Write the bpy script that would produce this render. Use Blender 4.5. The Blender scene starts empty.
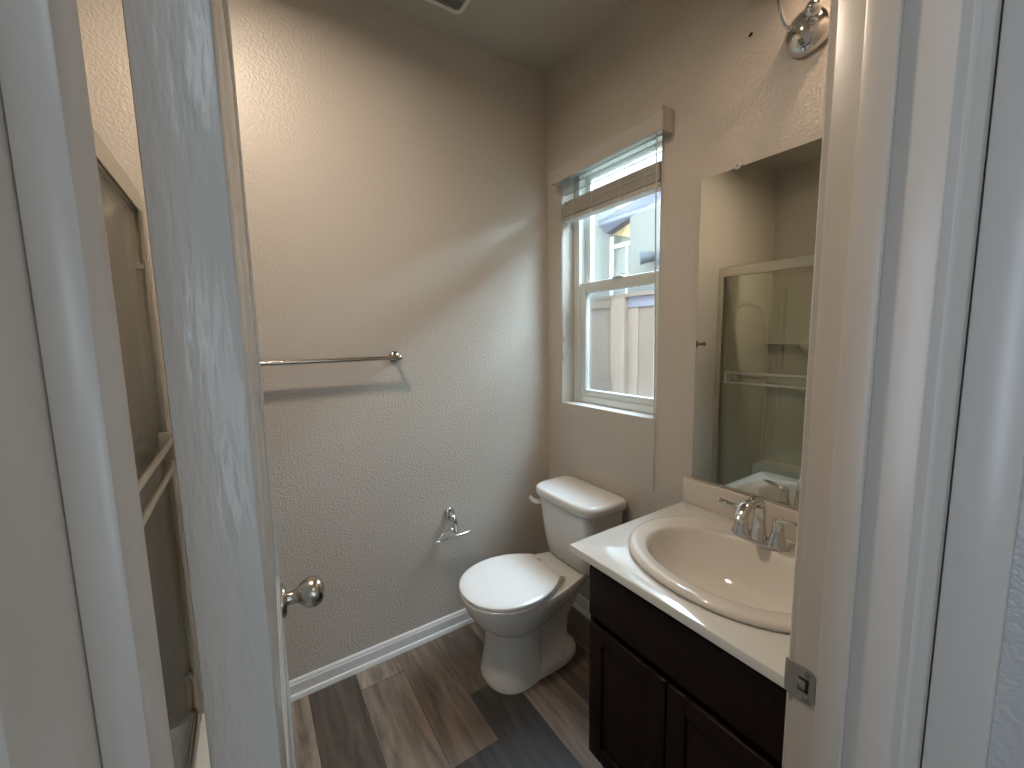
import bpy, bmesh, math, random
from mathutils import Vector, Matrix
random.seed(7)
SC = bpy.context.scene
COL = SC.collection
PI = math.pi

# ------------------------------------------------------------------ camera
cd = bpy.data.cameras.new('camera'); cam = bpy.data.objects.new('camera', cd); COL.objects.link(cam)
CR = Vector((0.8373980558, -0.5462740371, -0.0186861599))
CD = Vector((-0.0781260626, -0.0857859997, -0.9932457302))
CF = Vector((0.5409813439, 0.8332019195, -0.1145152683))
cam.matrix_world = Matrix(((CR.x, -CD.x, -CF.x, 0), (CR.y, -CD.y, -CF.y, 0), (CR.z, -CD.z, -CF.z, 1.438), (0, 0, 0, 1)))
cd.sensor_width = 36.0; cd.lens = 36.0 * 409.975 / 1024; cd.clip_start = 0.01; cd.clip_end = 200
SC.camera = cam

# ------------------------------------------------------------------ colour management, world
SC.view_settings.view_transform = 'Standard'; SC.view_settings.look = 'None'
SC.view_settings.exposure = 0.42; SC.view_settings.gamma = 1.0; SC.view_settings.use_curve_mapping = False
SC.cycles.use_denoising = True
SC.cycles.max_bounces = 10; SC.cycles.diffuse_bounces = 6; SC.cycles.glossy_bounces = 6
SC.cycles.transparent_max_bounces = 12; SC.cycles.transmission_bounces = 6
SC.cycles.caustics_reflective = False; SC.cycles.caustics_refractive = False
SC.cycles.sample_clamp_indirect = 4.0
W = bpy.data.worlds.new('overcast_sky'); SC.world = W; W.use_nodes = True
bg = W.node_tree.nodes['Background']; bg.inputs[0].default_value = (0.74, 0.92, 1.0, 1); bg.inputs[1].default_value = 4.4

def area(name, loc, to, sx, sy, power, col, portal=False, spread=None):
    l = bpy.data.lights.new(name, 'AREA'); l.shape = 'RECTANGLE'; l.size = sx; l.size_y = sy
    l.energy = power; l.color = col
    o = bpy.data.objects.new(name, l); COL.objects.link(o); o.location = loc
    o.rotation_euler = (Vector(to) - Vector(loc)).to_track_quat('-Z', 'Y').to_euler()
    if spread: l.spread = spread
    if portal: l.cycles.is_portal = True
    return o
# sky portal filling the bathroom window opening, the hall window's portal, and added fill lamps
area('window_portal', (1.56, 1.356, 1.68), (0, 1.356, 1.68), 0.60, 1.19, 1, (1, 1, 1), portal=True)
area('window_fill', (2.25, 1.20, 2.98), (0.85, 1.42, 0.95), 1.7, 0.95, 400, (0.64, 0.84, 1.0))  # unseen lamp above the window, added to boost the daylight
area('hall_portal', (-0.26, -2.44, 1.95), (-0.26, 0, 1.95), 0.5, 0.6, 1, (1, 1, 1), portal=True)
area('hall_side_fill', (-1.0, 0.045, 1.55), (0.7, 0.085, 1.5), 0.13, 1.3, 6.0, (0.64, 0.78, 1.0))  # added fill for the hall trim, no window here
area('hall_top_fill', (0.30, -1.0, 2.70), (0.42, 0.6, 0.8), 0.35, 0.35, 2.5, (0.78, 0.88, 1.0))  # added hall fill from above, no fixture behind it
area('hall_low_fill', (0.40, -2.40, 1.0), (0.45, 1.0, 0.6), 0.5, 1.3, 6.5, (0.72, 0.85, 1.0))  # added low fill reaching into the bathroom through the doorway
# recessed ceiling downlight in the middle of the bathroom, and the weak warm bulbs over the mirror
l = bpy.data.lights.new('downlight_lamp', 'AREA'); l.shape = 'DISK'; l.size = 0.13; l.energy = 10.0; l.color = (1.0, 0.82, 0.64); l.spread = math.radians(166)
o = bpy.data.objects.new('downlight_lamp', l); COL.objects.link(o); o.location = (0.02, 1.06, 2.728)
BULBS = [(1.235, 0.735, 2.495), (1.235, 0.435, 2.495)]
l = bpy.data.lights.new('vanity_bulb_light', 'POINT'); l.energy = 3.0; l.color = (1.0, 0.70, 0.50); l.shadow_soft_size = 0.02
o = bpy.data.objects.new('vanity_bulb_light', l); COL.objects.link(o); o.location = BULBS[1]

# ------------------------------------------------------------------ helpers
def tag(o, label=None, cat=None, group=None, kind=None):
    if label: o['label'] = label
    if cat: o['category'] = cat
    if group: o['group'] = group
    if kind: o['kind'] = kind
    return o
def thing(name, label, cat, loc, group=None, kind=None):
    o = bpy.data.objects.new(name, None); COL.objects.link(o); o.location = loc; o.empty_display_size = .05
    return tag(o, label, cat, group, kind)
def wloc(o):
    v = Vector((0, 0, 0))
    while o: v += o.location; o = o.parent
    return v
def obj(name, bm, mat, parent=None, smooth=35, origin=None):
    """links ONE mesh object; bm holds world coordinates"""
    bmesh.ops.recalc_face_normals(bm, faces=bm.faces[:])
    me = bpy.data.meshes.new(name)
    if parent is None:
        if origin is None:
            xs = [v.co for v in bm.verts]
            origin = Vector(((min(v.x for v in xs) + max(v.x for v in xs)) / 2, (min(v.y for v in xs) + max(v.y for v in xs)) / 2, min(v.z for v in xs)))
        off = Vector(origin)
    else: off = wloc(parent)
    bmesh.ops.translate(bm, verts=bm.verts[:], vec=-off)
    bm.to_mesh(me); bm.free()
    mats = mat if isinstance(mat, (list, tuple)) else [mat]
    for m in mats: me.materials.append(m)
    if smooth:
        for p in me.polygons: p.use_smooth = True
        me.set_sharp_from_angle(angle=math.radians(smooth))
    o = bpy.data.objects.new(name, me); COL.objects.link(o)
    if parent is None: o.location = off
    else: o.parent = parent
    return o
def NB(): return bmesh.new()
def bx(bm, x0, x1, y0, y1, z0, z1, bev=0, seg=2, mi=0):
    x0, x1 = sorted((x0, x1)); y0, y1 = sorted((y0, y1)); z0, z1 = sorted((z0, z1))
    t = bmesh.new()
    r = bmesh.ops.create_cube(t, size=1)
    for v in r['verts']:
        v.co = Vector(((x0 + x1) / 2 + v.co.x * (x1 - x0), (y0 + y1) / 2 + v.co.y * (y1 - y0), (z0 + z1) / 2 + v.co.z * (z1 - z0)))
    if bev: bmesh.ops.bevel(t, geom=t.edges[:], offset=bev, segments=seg, profile=.5, affect='EDGES')
    merge(bm, t, mi)
    return bm
def merge(bm, t, mi=0, M=None):
    mp = {}
    for v in t.verts: mp[v] = bm.verts.new(M @ v.co if M else v.co)
    for f in t.faces:
        try: g = bm.faces.new([mp[v] for v in f.verts]); g.material_index = mi
        except ValueError: pass
    t.free()
def box(*a, **k):
    bm = NB(); return bx(bm, *a, **k)
def loft(bm, rings, cap0=True, cap1=True, closed=True, mi=0):
    R = [[bm.verts.new(p) for p in r] for r in rings]
    n = len(R[0])
    for a, b in zip(R, R[1:]):
        for i in range(n if closed else n - 1):
            j = (i + 1) % n
            f = bm.faces.new((a[i], a[j], b[j], b[i])); f.material_index = mi
    if cap0: bm.faces.new(R[0][::-1]).material_index = mi
    if cap1: bm.faces.new(R[-1]).material_index = mi
    return bm
def lathe(bm, prof, c, axis=(0, 0, 1), seg=32, cap0=True, cap1=True):
    q = Vector((0, 0, 1)).rotation_difference(Vector(axis).normalized()).to_matrix()
    c = Vector(c)
    rings = [[c + q @ Vector((max(r, 1e-5) * math.cos(2 * PI * i / seg), max(r, 1e-5) * math.sin(2 * PI * i / seg), z)) for i in range(seg)] for r, z in prof]
    return loft(bm, rings, cap0, cap1)
def smoothpath(pts, n=6):
    P = [Vector(p) for p in pts]; out = []
    for i in range(len(P) - 1):
        p0 = P[max(i - 1, 0)]; p1 = P[i]; p2 = P[i + 1]; p3 = P[min(i + 2, len(P) - 1)]
        for k in range(n):
            t = k / n
            out.append(.5 * ((2 * p1) + (-p0 + p2) * t + (2 * p0 - 5 * p1 + 4 * p2 - p3) * t * t + (-p0 + 3 * p1 - 3 * p2 + p3) * t ** 3))
    out.append(P[-1]); return out
def tube(bm, pts, r, seg=12, flat=None):
    P = [Vector(p) for p in pts]; n = len(P)
    rs = r if isinstance(r, (list, tuple)) else [r] * n
    if len(rs) != n: rs = [rs[0] + (rs[-1] - rs[0]) * i / (n - 1) for i in range(n)]
    T = [(P[min(i + 1, n - 1)] - P[max(i - 1, 0)]).normalized() for i in range(n)]
    u = T[0].orthogonal().normalized() if flat is None else (Vector(flat) - T[0] * Vector(flat).dot(T[0])).normalized()
    rings = []
    for i in range(n):
        u = (u - T[i] * u.dot(T[i])).normalized(); v = T[i].cross(u)
        rr = rs[i] if isinstance(rs[i], tuple) else (rs[i], rs[i])
        rings.append([P[i] + u * rr[0] * math.cos(2 * PI * k / seg) + v * rr[1] * math.sin(2 * PI * k / seg) for k in range(seg)])
    return loft(bm, rings)
def ball(bm, c, r, seg=20, sc=(1, 1, 1)):
    t = bmesh.new(); bmesh.ops.create_uvsphere(t, u_segments=seg, v_segments=seg // 2, radius=r)
    merge(bm, t, 0, Matrix.Translation(c) @ Matrix.Diagonal((*sc, 1)))
    return bm
def extr(bm, poly, a0, a1, axis='z', mi=0):
    """prism: polygon in the two other axes, extruded along axis"""
    f = {'x': lambda p, a: (a, p[0], p[1]), 'y': lambda p, a: (p[0], a, p[1]), 'z': lambda p, a: (p[0], p[1], a)}[axis]
    return loft(bm, [[f(p, a0) for p in poly], [f(p, a1) for p in poly]], mi=mi)

# ------------------------------------------------------------------ materials
def mat(name, col, rough=.5, metal=0, bump=None, var=0, coat=0, spec=.5):
    """bump = (scale, strength, distance, (sx,sy,sz))"""
    m = bpy.data.materials.new(name); m.use_nodes = True
    N = m.node_tree.nodes; L = m.node_tree.links; b = N['Principled BSDF']
    b.inputs['Base Color'].default_value = (*col, 1); b.inputs['Roughness'].default_value = rough
    b.inputs['Metallic'].default_value = metal; b.inputs['Specular IOR Level'].default_value = spec
    b.inputs['Coat Weight'].default_value = coat
    tc = N.new('ShaderNodeTexCoord')
    if bump:
        mp = N.new('ShaderNodeMapping'); mp.inputs['Scale'].default_value = bump[3] if len(bump) > 3 else (1, 1, 1)
        L.new(tc.outputs['Object'], mp.inputs[0])
        nz = N.new('ShaderNodeTexNoise'); nz.inputs['Scale'].default_value = bump[0]; nz.inputs['Detail'].default_value = 3
        L.new(mp.outputs[0], nz.inputs['Vector'])
        bp = N.new('ShaderNodeBump'); bp.inputs['Strength'].default_value = bump[1]; bp.inputs['Distance'].default_value = bump[2]
        L.new(nz.outputs[0], bp.inputs['Height']); L.new(bp.outputs[0], b.inputs['Normal'])
    if var:
        n2 = N.new('ShaderNodeTexNoise'); n2.inputs['Scale'].default_value = 6; n2.inputs['Detail'].default_value = 4
        L.new(tc.outputs['Object'], n2.inputs['Vector'])
        mx = N.new('ShaderNodeMix'); mx.data_type = 'RGBA'
        mx.inputs[6].default_value = (*[c * (1 - var) for c in col], 1); mx.inputs[7].default_value = (*[min(1, c * (1 + var)) for c in col], 1)
        L.new(n2.outputs[0], mx.inputs[0]); L.new(mx.outputs[2], b.inputs['Base Color'])
    return m
def wall_mat(name, col):
    m = mat(name, col, .30)
    N = m.node_tree.nodes; L = m.node_tree.links; b = N['Principled BSDF']
    tc = N.new('ShaderNodeTexCoord')
    nz = N.new('ShaderNodeTexNoise'); nz.inputs['Scale'].default_value = 105; nz.inputs['Detail'].default_value = 2.5; nz.inputs['Roughness'].default_value = .5
    L.new(tc.outputs['Object'], nz.inputs['Vector'])
    rp = N.new('ShaderNodeValToRGB'); rp.color_ramp.elements[0].position = .36; rp.color_ramp.elements[1].position = .64
    L.new(nz.outputs[0], rp.inputs[0])
    bp = N.new('ShaderNodeBump'); bp.inputs['Strength'].default_value = .5; bp.inputs['Distance'].default_value = .0017
    L.new(rp.outputs[0], bp.inputs['Height']); L.new(bp.outputs[0], b.inputs['Normal'])
    return m
M = {}
M['wall'] = wall_mat('orange_peel_wall_paint', (.60, .555, .495))
M['ceil'] = wall_mat('ceiling_paint', (.52, .51, .45))
M['hall'] = wall_mat('hall_wall_paint', (.55, .54, .52))
M['trim'] = mat('semi_gloss_trim_paint', (.62, .575, .525), .28, bump=(60, .12, .001))
M['door'] = mat('gloss_door_paint', (.62, .60, .565), .24, bump=(60, .8, .0018, (2.4, 2.4, .5)))
M['base'] = mat('baseboard_paint', (.80, .79, .78), .3)
M['vinyl'] = mat('window_vinyl', (.72, .75, .72), .35)
M['chrome'] = mat('polished_chrome', (.78, .78, .78), .08, 1)
M['nickel'] = mat('satin_nickel', (.52, .47, .41), .22, 1)
M['strike'] = mat('dull_steel', (.40, .375, .34), .42, .6)
M['alum'] = mat('brushed_aluminium', (.72, .68, .60), .30, 1)
M['dark'] = mat('dark_recess', (.015, .013, .012), .6)
M['porc'] = mat('white_porcelain', (.80, .79, .77), .10, coat=.3)
M['seat'] = mat('white_plastic_seat', (.84, .83, .81), .16)
M['sink'] = mat('biscuit_porcelain', (.79, .75, .69), .10, coat=.3)
M['counter'] = mat('white_cultured_marble', (.82, .82, .80), .10, var=.02, coat=1, spec=.9)
M['splash'] = mat('warm_lit_marble', (.72, .66, .59), .25)  # warm light's beige tint is put into the backsplash colour
M['fiber'] = mat('fibreglass_surround', (.70, .66, .575), .22)
M['shaded'] = mat('shaded_board', (.16, .145, .17), .9)  # shade put into the colour: dark purple-grey boards
M['white'] = mat('white_plastic', (.82, .81, .78), .35)
M['slat'] = mat('faux_wood_slat', (.56, .53, .485), .4)
M['cord'] = mat('white_cord', (.80, .79, .76), .7)
M['clip'] = mat('clear_clip_plastic', (.70, .66, .60), .15)
M['mesh'] = mat('dark_grille_mesh', (.20, .20, .19), .7)
M['stucco'] = mat('pale_stucco', (.30, .30, .28), .9, bump=(90, .4, .004))
M['stucco2'] = mat('cream_stucco', (.235, .225, .21), .9, bump=(90, .4, .004))
M['roof'] = mat('slate_roof_tile', (.13, .125, .17), .8, bump=(14, .5, .01))
M['soffit'] = mat('sunlit_soffit', (.70, .52, .28), .8)  # warm sunlight put into the soffit's colour
M['ground'] = mat('side_yard_gravel', (.40, .37, .33), .95, bump=(60, .8, .01), var=.2)
M['flood'] = mat('grey_floodlight', (.11, .12, .14), .4)
M['lens'] = mat('lamp_lens', (.16, .17, .19), .15)
M['mirror'] = mat('mirror_silver', (.74, .755, .69), .0, 1)
M['shade'] = mat('opal_glass_shade', (.85, .83, .78), .3)
m = mat('lit_lens', (1, .9, .75), .5); M['glow'] = m; m.node_tree.nodes['Principled BSDF'].inputs['Emission Color'].default_value = (1, .8, .6, 1); m.node_tree.nodes['Principled BSDF'].inputs['Emission Strength'].default_value = 4

# dark espresso wood with faint grain
m = mat('espresso_wood', (.022, .010, .008), .40, spec=.22); M['wood'] = m
N = m.node_tree.nodes; L = m.node_tree.links
tc = N.new('ShaderNodeTexCoord'); mp = N.new('ShaderNodeMapping'); mp.inputs['Scale'].default_value = (40, 40, 3)
nz = N.new('ShaderNodeTexNoise'); nz.inputs['Scale'].default_value = 2.5; nz.inputs['Detail'].default_value = 6
rp = N.new('ShaderNodeValToRGB'); rp.color_ramp.elements[0].color = (.006, .0022, .0016, 1); rp.color_ramp.elements[1].color = (.022, .0085, .006, 1)
L.new(tc.outputs['Object'], mp.inputs[0]); L.new(mp.outputs[0], nz.inputs['Vector']); L.new(nz.outputs[0], rp.inputs[0]); L.new(rp.outputs[0], N['Principled BSDF'].inputs['Base Color'])

# fence boards: knots and grain, varied board by board
m = mat('cedar_board', (.5, .4, .3), .85); M['fence'] = m
N = m.node_tree.nodes; L = m.node_tree.links
tc = N.new('ShaderNodeTexCoord'); mp = N.new('ShaderNodeMapping'); mp.inputs['Scale'].default_value = (30, 30, 2)
nz = N.new('ShaderNodeTexNoise'); nz.inputs['Scale'].default_value = 1.6; nz.inputs['Detail'].default_value = 5
oi = N.new('ShaderNodeObjectInfo'); 
rp = N.new('ShaderNodeValToRGB'); rp.color_ramp.elements[0].color = (.145, .098, .070, 1); rp.color_ramp.elements[1].color = (.235, .172, .125, 1)
vo = N.new('ShaderNodeTexVoronoi'); vo.inputs['Scale'].default_value = 7
kr = N.new('ShaderNodeValToRGB'); kr.color_ramp.elements[0].position = .05; kr.color_ramp.elements[0].color = (.25, .2, .17, 1); kr.color_ramp.elements[1].position = .11; kr.color_ramp.elements[1].color = (1, 1, 1, 1)
mu = N.new('ShaderNodeMix'); mu.data_type = 'RGBA'; mu.blend_type = 'MULTIPLY'; mu.inputs[0].default_value = 1
m2 = N.new('ShaderNodeMix'); m2.data_type = 'RGBA'; m2.blend_type = 'MULTIPLY'; m2.inputs[0].default_value = 1
mr = N.new('ShaderNodeMapRange'); mr.inputs[3].default_value = .82; mr.inputs[4].default_value = 1.12
L.new(tc.outputs['Object'], mp.inputs[0]); L.new(mp.outputs[0], nz.inputs['Vector']); L.new(nz.outputs[0], rp.inputs[0])
L.new(tc.outputs['Object'], vo.inputs['Vector']); L.new(vo.outputs['Distance'], kr.inputs[0])
L.new(rp.outputs[0], mu.inputs[6]); L.new(kr.outputs[0], mu.inputs[7])
L.new(oi.outputs['Random'], mr.inputs[0]); L.new(mu.outputs[2], m2.inputs[6]); L.new(mr.outputs[0], m2.inputs[7])
L.new(m2.outputs[2], N['Principled BSDF'].inputs['Base Color'])

def glass(name, tint, refl=1.0, rough=0.0, haze=0.0, hazecol=(.6, .6, .58)):
    m = bpy.data.materials.new(name); m.use_nodes = True
    N = m.node_tree.nodes; L = m.node_tree.links; N.remove(N['Principled BSDF']); out = N['Material Output']
    tr = N.new('ShaderNodeBsdfTransparent'); tr.inputs[0].default_value = (*tint, 1)
    gl = N.new('ShaderNodeBsdfGlossy'); gl.inputs['Roughness'].default_value = rough
    fr = N.new('ShaderNodeFresnel'); fr.inputs[0].default_value = 1.45
    ml = N.new('ShaderNodeMath'); ml.operation = 'MULTIPLY'; ml.inputs[1].default_value = refl
    mx = N.new('ShaderNodeMixShader')
    L.new(fr.outputs[0], ml.inputs[0]); L.new(ml.outputs[0], mx.inputs[0]); L.new(tr.outputs[0], mx.inputs[1]); L.new(gl.outputs[0], mx.inputs[2])
    last = mx
    if haze:
        df = N.new('ShaderNodeBsdfDiffuse'); df.inputs[0].default_value = (*hazecol, 1)
        m3 = N.new('ShaderNodeMixShader'); m3.inputs[0].default_value = haze
        L.new(mx.outputs[0], m3.inputs[1]); L.new(df.outputs[0], m3.inputs[2]); last = m3
    L.new(last.outputs[0], out.inputs[0]); return m
M['pane'] = glass('window_glass', (.96, .98, .98), .6)
M['sglass'] = glass('shower_glass', (.965, .97, .955), .55)
M['screen'] = glass('insect_screen', (.90, .90, .92), 0, haze=.06, hazecol=(.55, .55, .58))

# floor: vinyl planks 182 mm wide running towards the back wall, one tone per plank
m = mat('vinyl_plank', (.2, .16, .13), .42); M['floor'] = m
N = m.node_tree.nodes; L = m.node_tree.links; B = N['Principled BSDF']
tc = N.new('ShaderNodeTexCoord'); sx = N.new('ShaderNodeSeparateXYZ'); L.new(tc.outputs['Object'], sx.inputs[0])
def mth(op, a, b=None, c=None):
    n = N.new('ShaderNodeMath'); n.operation = op
    for i, v in enumerate((a, b, c)):
        if v is None: continue
        if isinstance(v, (int, float)): n.inputs[i].default_value = v
        else: L.new(v, n.inputs[i])
    return n.outputs[0]
#            x from -0.98     .111          .293       .475       .657       .839      1.02
PA = [(.16,.125,.10),(.24,.19,.15),(.12,.095,.08),(.21,.165,.13),(.16,.125,.10),(.31,.25,.20),(.10,.078,.063),(.30,.24,.19),(.165,.126,.098),(.14,.108,.086),(.21,.17,.135),(.11,.086,.07),(.2,.16,.13),(.16,.13,.10)]
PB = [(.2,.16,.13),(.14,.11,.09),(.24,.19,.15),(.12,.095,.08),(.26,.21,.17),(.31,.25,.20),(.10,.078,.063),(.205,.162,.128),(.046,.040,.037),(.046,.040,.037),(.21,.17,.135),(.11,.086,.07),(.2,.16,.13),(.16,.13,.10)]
JT = [.6,1.2,.9,1.4,.5,.3,.35,1.64,1.145,1.367,.6,.9,1.2,.7]
n = len(PA); X0 = .111 - 6 * .182
fx = mth('DIVIDE', mth('SUBTRACT', sx.outputs[0], X0), .182)
idx = mth('FLOOR', fx)
fac = mth('DIVIDE', mth('ADD', idx, .5), n)
def ramp(cols):
    r = N.new('ShaderNodeValToRGB'); r.color_ramp.interpolation = 'CONSTANT'
    e = r.color_ramp.elements
    while len(e) < len(cols): e.new(.5)
    for i, c in enumerate(cols): e[i].position = i / len(cols); e[i].color = (*c, 1)
    L.new(fac, r.inputs[0]); return r.outputs[0]
ca, cb = ramp(PA), ramp(PB); jt = mth('MULTIPLY', ramp([(j / 2,) * 3 for j in JT]), 2.0)
back = mth('GREATER_THAN', sx.outputs[1], jt)
mx = N.new('ShaderNodeMix'); mx.data_type = 'RGBA'; L.new(back, mx.inputs[0]); L.new(cb, mx.inputs[6]); L.new(ca, mx.inputs[7])
# grain: long streaks and cathedral rings, shifted plank by plank
cx = N.new('ShaderNodeCombineXYZ')
L.new(mth('MULTIPLY_ADD', idx, 3.7, mth('MULTIPLY', sx.outputs[0], 26)), cx.inputs[0]); L.new(mth('MULTIPLY_ADD', back, 5.3, mth('MULTIPLY', sx.outputs[1], 2.6)), cx.inputs[1]); L.new(mth('MULTIPLY', idx, 1.31), cx.inputs[2])
g1 = N.new('ShaderNodeTexNoise'); g1.inputs['Scale'].default_value = 1.0; g1.inputs['Detail'].default_value = 7; g1.inputs['Roughness'].default_value = .62; g1.inputs['Distortion'].default_value = .7
L.new(cx.outputs[0], g1.inputs['Vector'])
gr = N.new('ShaderNodeValToRGB'); gr.color_ramp.elements[0].position = .28; gr.color_ramp.elements[0].color = (.34, .34, .34, 1); gr.color_ramp.elements[1].position = .70; gr.color_ramp.elements[1].color = (1.45, 1.42, 1.38, 1)
L.new(g1.outputs[0], gr.inputs[0])
ml = N.new('ShaderNodeMix'); ml.data_type = 'RGBA'; ml.blend_type = 'MULTIPLY'; ml.inputs[0].default_value = 1
L.new(mx.outputs[2], ml.inputs[6]); L.new(gr.outputs[0], ml.inputs[7])
fr = mth('FRACT', fx)
ex = mth('MINIMUM', fr, mth('SUBTRACT', 1.0, fr)); ey = mth('ABSOLUTE', mth('SUBTRACT', sx.outputs[1], jt))
seam = mth('MINIMUM', mth('GREATER_THAN', ex, .006), mth('GREATER_THAN', ey, .0012))
ms = N.new('ShaderNodeMix'); ms.data_type = 'RGBA'; ms.inputs[6].default_value = (.02, .017, .015, 1); L.new(seam, ms.inputs[0]); L.new(ml.outputs[2], ms.inputs[7])
L.new(ms.outputs[2], B.inputs['Base Color'])
bp = N.new('ShaderNodeBump'); bp.inputs['Strength'].default_value = .25; bp.inputs['Distance'].default_value = .001
L.new(g1.outputs[0], bp.inputs['Height']); L.new(bp.outputs[0], B.inputs['Normal'])

# ------------------------------------------------------------------ room shell
XR, YB, XL, H = 1.385, 1.763, -1.03, 2.74      # window wall, towel wall, shower side wall, ceiling
YF0, YF1 = .13, .240                            # the wall the doorway is in
JL, JR = -.0505, .640                           # faces of the two side jambs
ZH = 2.045                                      # underside of the head jamb
HX0, HX1, HY = -1.03, .715, -2.45               # the hall
WY0, WY1, WZ0, WZ1 = 1.060, 1.650, 1.090, 2.270 # window opening
def struct(name, bm, m, label, cat='wall', smooth=0):
    return tag(obj(name, bm, m, None, smooth, origin=(0, 0, 0)), label, cat, kind='structure')
struct('floor', box(XL - .12, XR + .15, HY - .12, YB + .12, -.08, 0), M['floor'], 'grey-brown wood-look vinyl plank floor', 'floor')
struct('ceiling', box(XL - .12, XR + .15, HY - .12, YB + .12, H, H + .2), M['ceil'], 'pale textured ceiling above the bathroom', 'ceiling')
struct('wall_back', box(XL - .12, XR + .15, YB, YB + .12, 0, H), M['wall'], 'beige textured wall carrying the towel bar', 'wall')
b = NB()
bx(b, XR, XR + .15, YF1, WY0, 0, H); bx(b, XR, XR + .15, WY1, YB, 0, H)
bx(b, XR, XR + .15, WY0, WY1, 0, WZ0); bx(b, XR, XR + .15, WY0, WY1, WZ1, H)
struct('wall_right', b, M['wall'], 'beige textured wall with the window and the mirror', 'wall')
struct('wall_left', box(XL - .12, XL, HY - .12, YB, 0, H), M['wall'], 'beige wall behind the shower', 'wall')
b = NB()
bx(b, XL, JL - .02, YF0, YF1, 0, H); bx(b, JR + .02, XR + .15, YF0, YF1, 0, H); bx(b, JL - .02, JR + .02, YF0, YF1, ZH + .02, H)
struct('wall_front', b, M['wall'], 'wall around the open bathroom doorway', 'wall')
struct('wall_hall_right', box(HX1, HX1 + .12, HY - .12, YF0, 0, H), M['hall'], 'hall wall right of the bathroom doorway', 'wall')
b = NB(); bx(b, XL, HX1, HY - .12, HY, 0, 1.65); bx(b, XL, HX1, HY - .12, HY, 2.25, H); bx(b, XL, -.51, HY - .12, HY, 1.65, 2.25); bx(b, -.01, HX1, HY - .12, HY, 1.65, 2.25)
struct('wall_hall_back', b, M['hall'], 'hall wall with a window behind the photographer', 'wall')

# baseboards with a stepped top and a shoe moulding
def base_prof(s): return [(0, 0), (s * .022, 0), (s * .022, .012), (s * .018, .020), (s * .0125, .022), (s * .0125, .060), (s * .009, .066), (s * .009, .071), (s * .004, .078), (0, .078)]
b = NB(); extr(b, [(YB - p[0], p[1]) for p in base_prof(1)], -.215, XR, 'x'); struct('baseboard_back', b, M['base'], 'white baseboard along the towel bar wall', 'baseboard', 30)
b = NB(); extr(b, [(XR - p[0], p[1]) for p in base_prof(1)], .868, YB - .022, 'y'); struct('baseboard_right', b, M['base'], 'white baseboard behind the toilet under the window', 'baseboard', 30)

# door frame: side jambs with stops, head, casings
b = NB(); bx(b, JR, JR + .02, YF0, YF1, 0, ZH + .02, .0025)
jr = struct('trim_1', b, M['trim'], 'painted door jamb right of the doorway with the strike plate', 'door jamb', 30)
obj('door_stop', box(JR - .011, JR, .176, .208, 0, ZH, .002), M['trim'], jr, 30)
# strike plate let into the jamb, its lip curling over the room-side edge
b = NB(); z0, z1 = .905, .957
t = NB(); path = [(JR - .0012, .2115), (JR - .0012, .2420), (JR + .0010, .2490), (JR + .005, .2530)]
P2 = smoothpath([(x, y, 0) for x, y in path], 4)
ro, ri = [], []
rc = .007
rings = []
for i, p in enumerate(P2):
    f = i / (len(P2) - 1); ins = 0
    d = abs(p.y - .2115)
    if d < rc: ins = rc - math.sqrt(max(0, rc * rc - (rc - d) ** 2))
    if f > .8: ins = .012 * (f - .8) / .2
    rings.append([(p.x - .0009, p.y, z0 + ins), (p.x + .0012, p.y, z0 + ins), (p.x + .0012, p.y, z1 - ins), (p.x - .0009, p.y, z1 - ins)])
loft(b, rings)
sp = obj('strike_plate', b, M['strike'], jr, 40); tag(sp, 'dull steel strike plate on the door jamb')
obj('latch_hole', box(JR - .0030, JR - .001, .2195, .2325, .9205, .9420, .0008), M['dark'], sp, 0)
obj('strike_tongue', box(JR - .0038, JR - .002, .2230, .2330, .923, .938, .001), M['nickel'], sp, 30)
for zz in (.9125, .9500):
    b = NB(); lathe(b, [(.0042, 0), (.0042, .0012), (.0028, .0020)], (JR - .0021, .222, zz), (-1, 0, 0), 16); sc = obj('screw', b, M['mesh'], sp, 40)
b = NB(); bx(b, JL - .02, JL, YF0, YF1, 0, ZH + .02, .0025)
jl = struct('trim_2', b, M['trim'], 'painted door jamb left of the doorway on the hinge side', 'door jamb', 30)
obj('door_stop', box(JL, JL + .0125, .176, .208, 0, ZH, .002), M['trim'], jl, 30)
b = NB(); bx(b, JL - .02, JR + .02, YF0, YF1, ZH, ZH + .02, .0025); struct('trim_3', b, M['trim'], 'head jamb above the open bathroom doorway', 'door jamb', 30)
def casing(x_in, s, yw, sy):
    # colonial casing profile, from the inner edge outwards (s) and away from the wall (sy)
    pr = [(0, 0), (0, .008), (.004, .011), (.010, .0115), (.020, .0125), (.030, .0165), (.052, .0175), (.057, .014), (.057, 0)]
    return [(x_in + s * a, yw + sy * c) for a, c in pr]
for k, (xi, s) in enumerate(((JR + .006, 1), (JL - .006, -1))):
    b = NB(); extr(b, casing(xi, s, YF0, -1), 0, ZH + .06, 'z')
    struct('trim_%d' % (4 + k), b, M['trim'], ('right' if s > 0 else 'left') + ' door casing on the hall side of the doorway', 'door casing', 40)
    b = NB(); extr(b, casing(xi, s, YF1, 1), 0, ZH + .06, 'z')
    struct('trim_%d' % (6 + k), b, M['trim'], ('right' if s > 0 else 'left') + ' door casing on the bathroom side of the doorway', 'door casing', 40)
# casing of the neighbouring hall door, at right angles beside this doorway
b = NB(); bx(b, HX1 - .017, HX1, .060, .112, 0, ZH + .06, .004); struct('trim_8', b, M['trim'], 'painted upright trim board on the hall wall at far right', 'door casing', 30)

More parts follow.
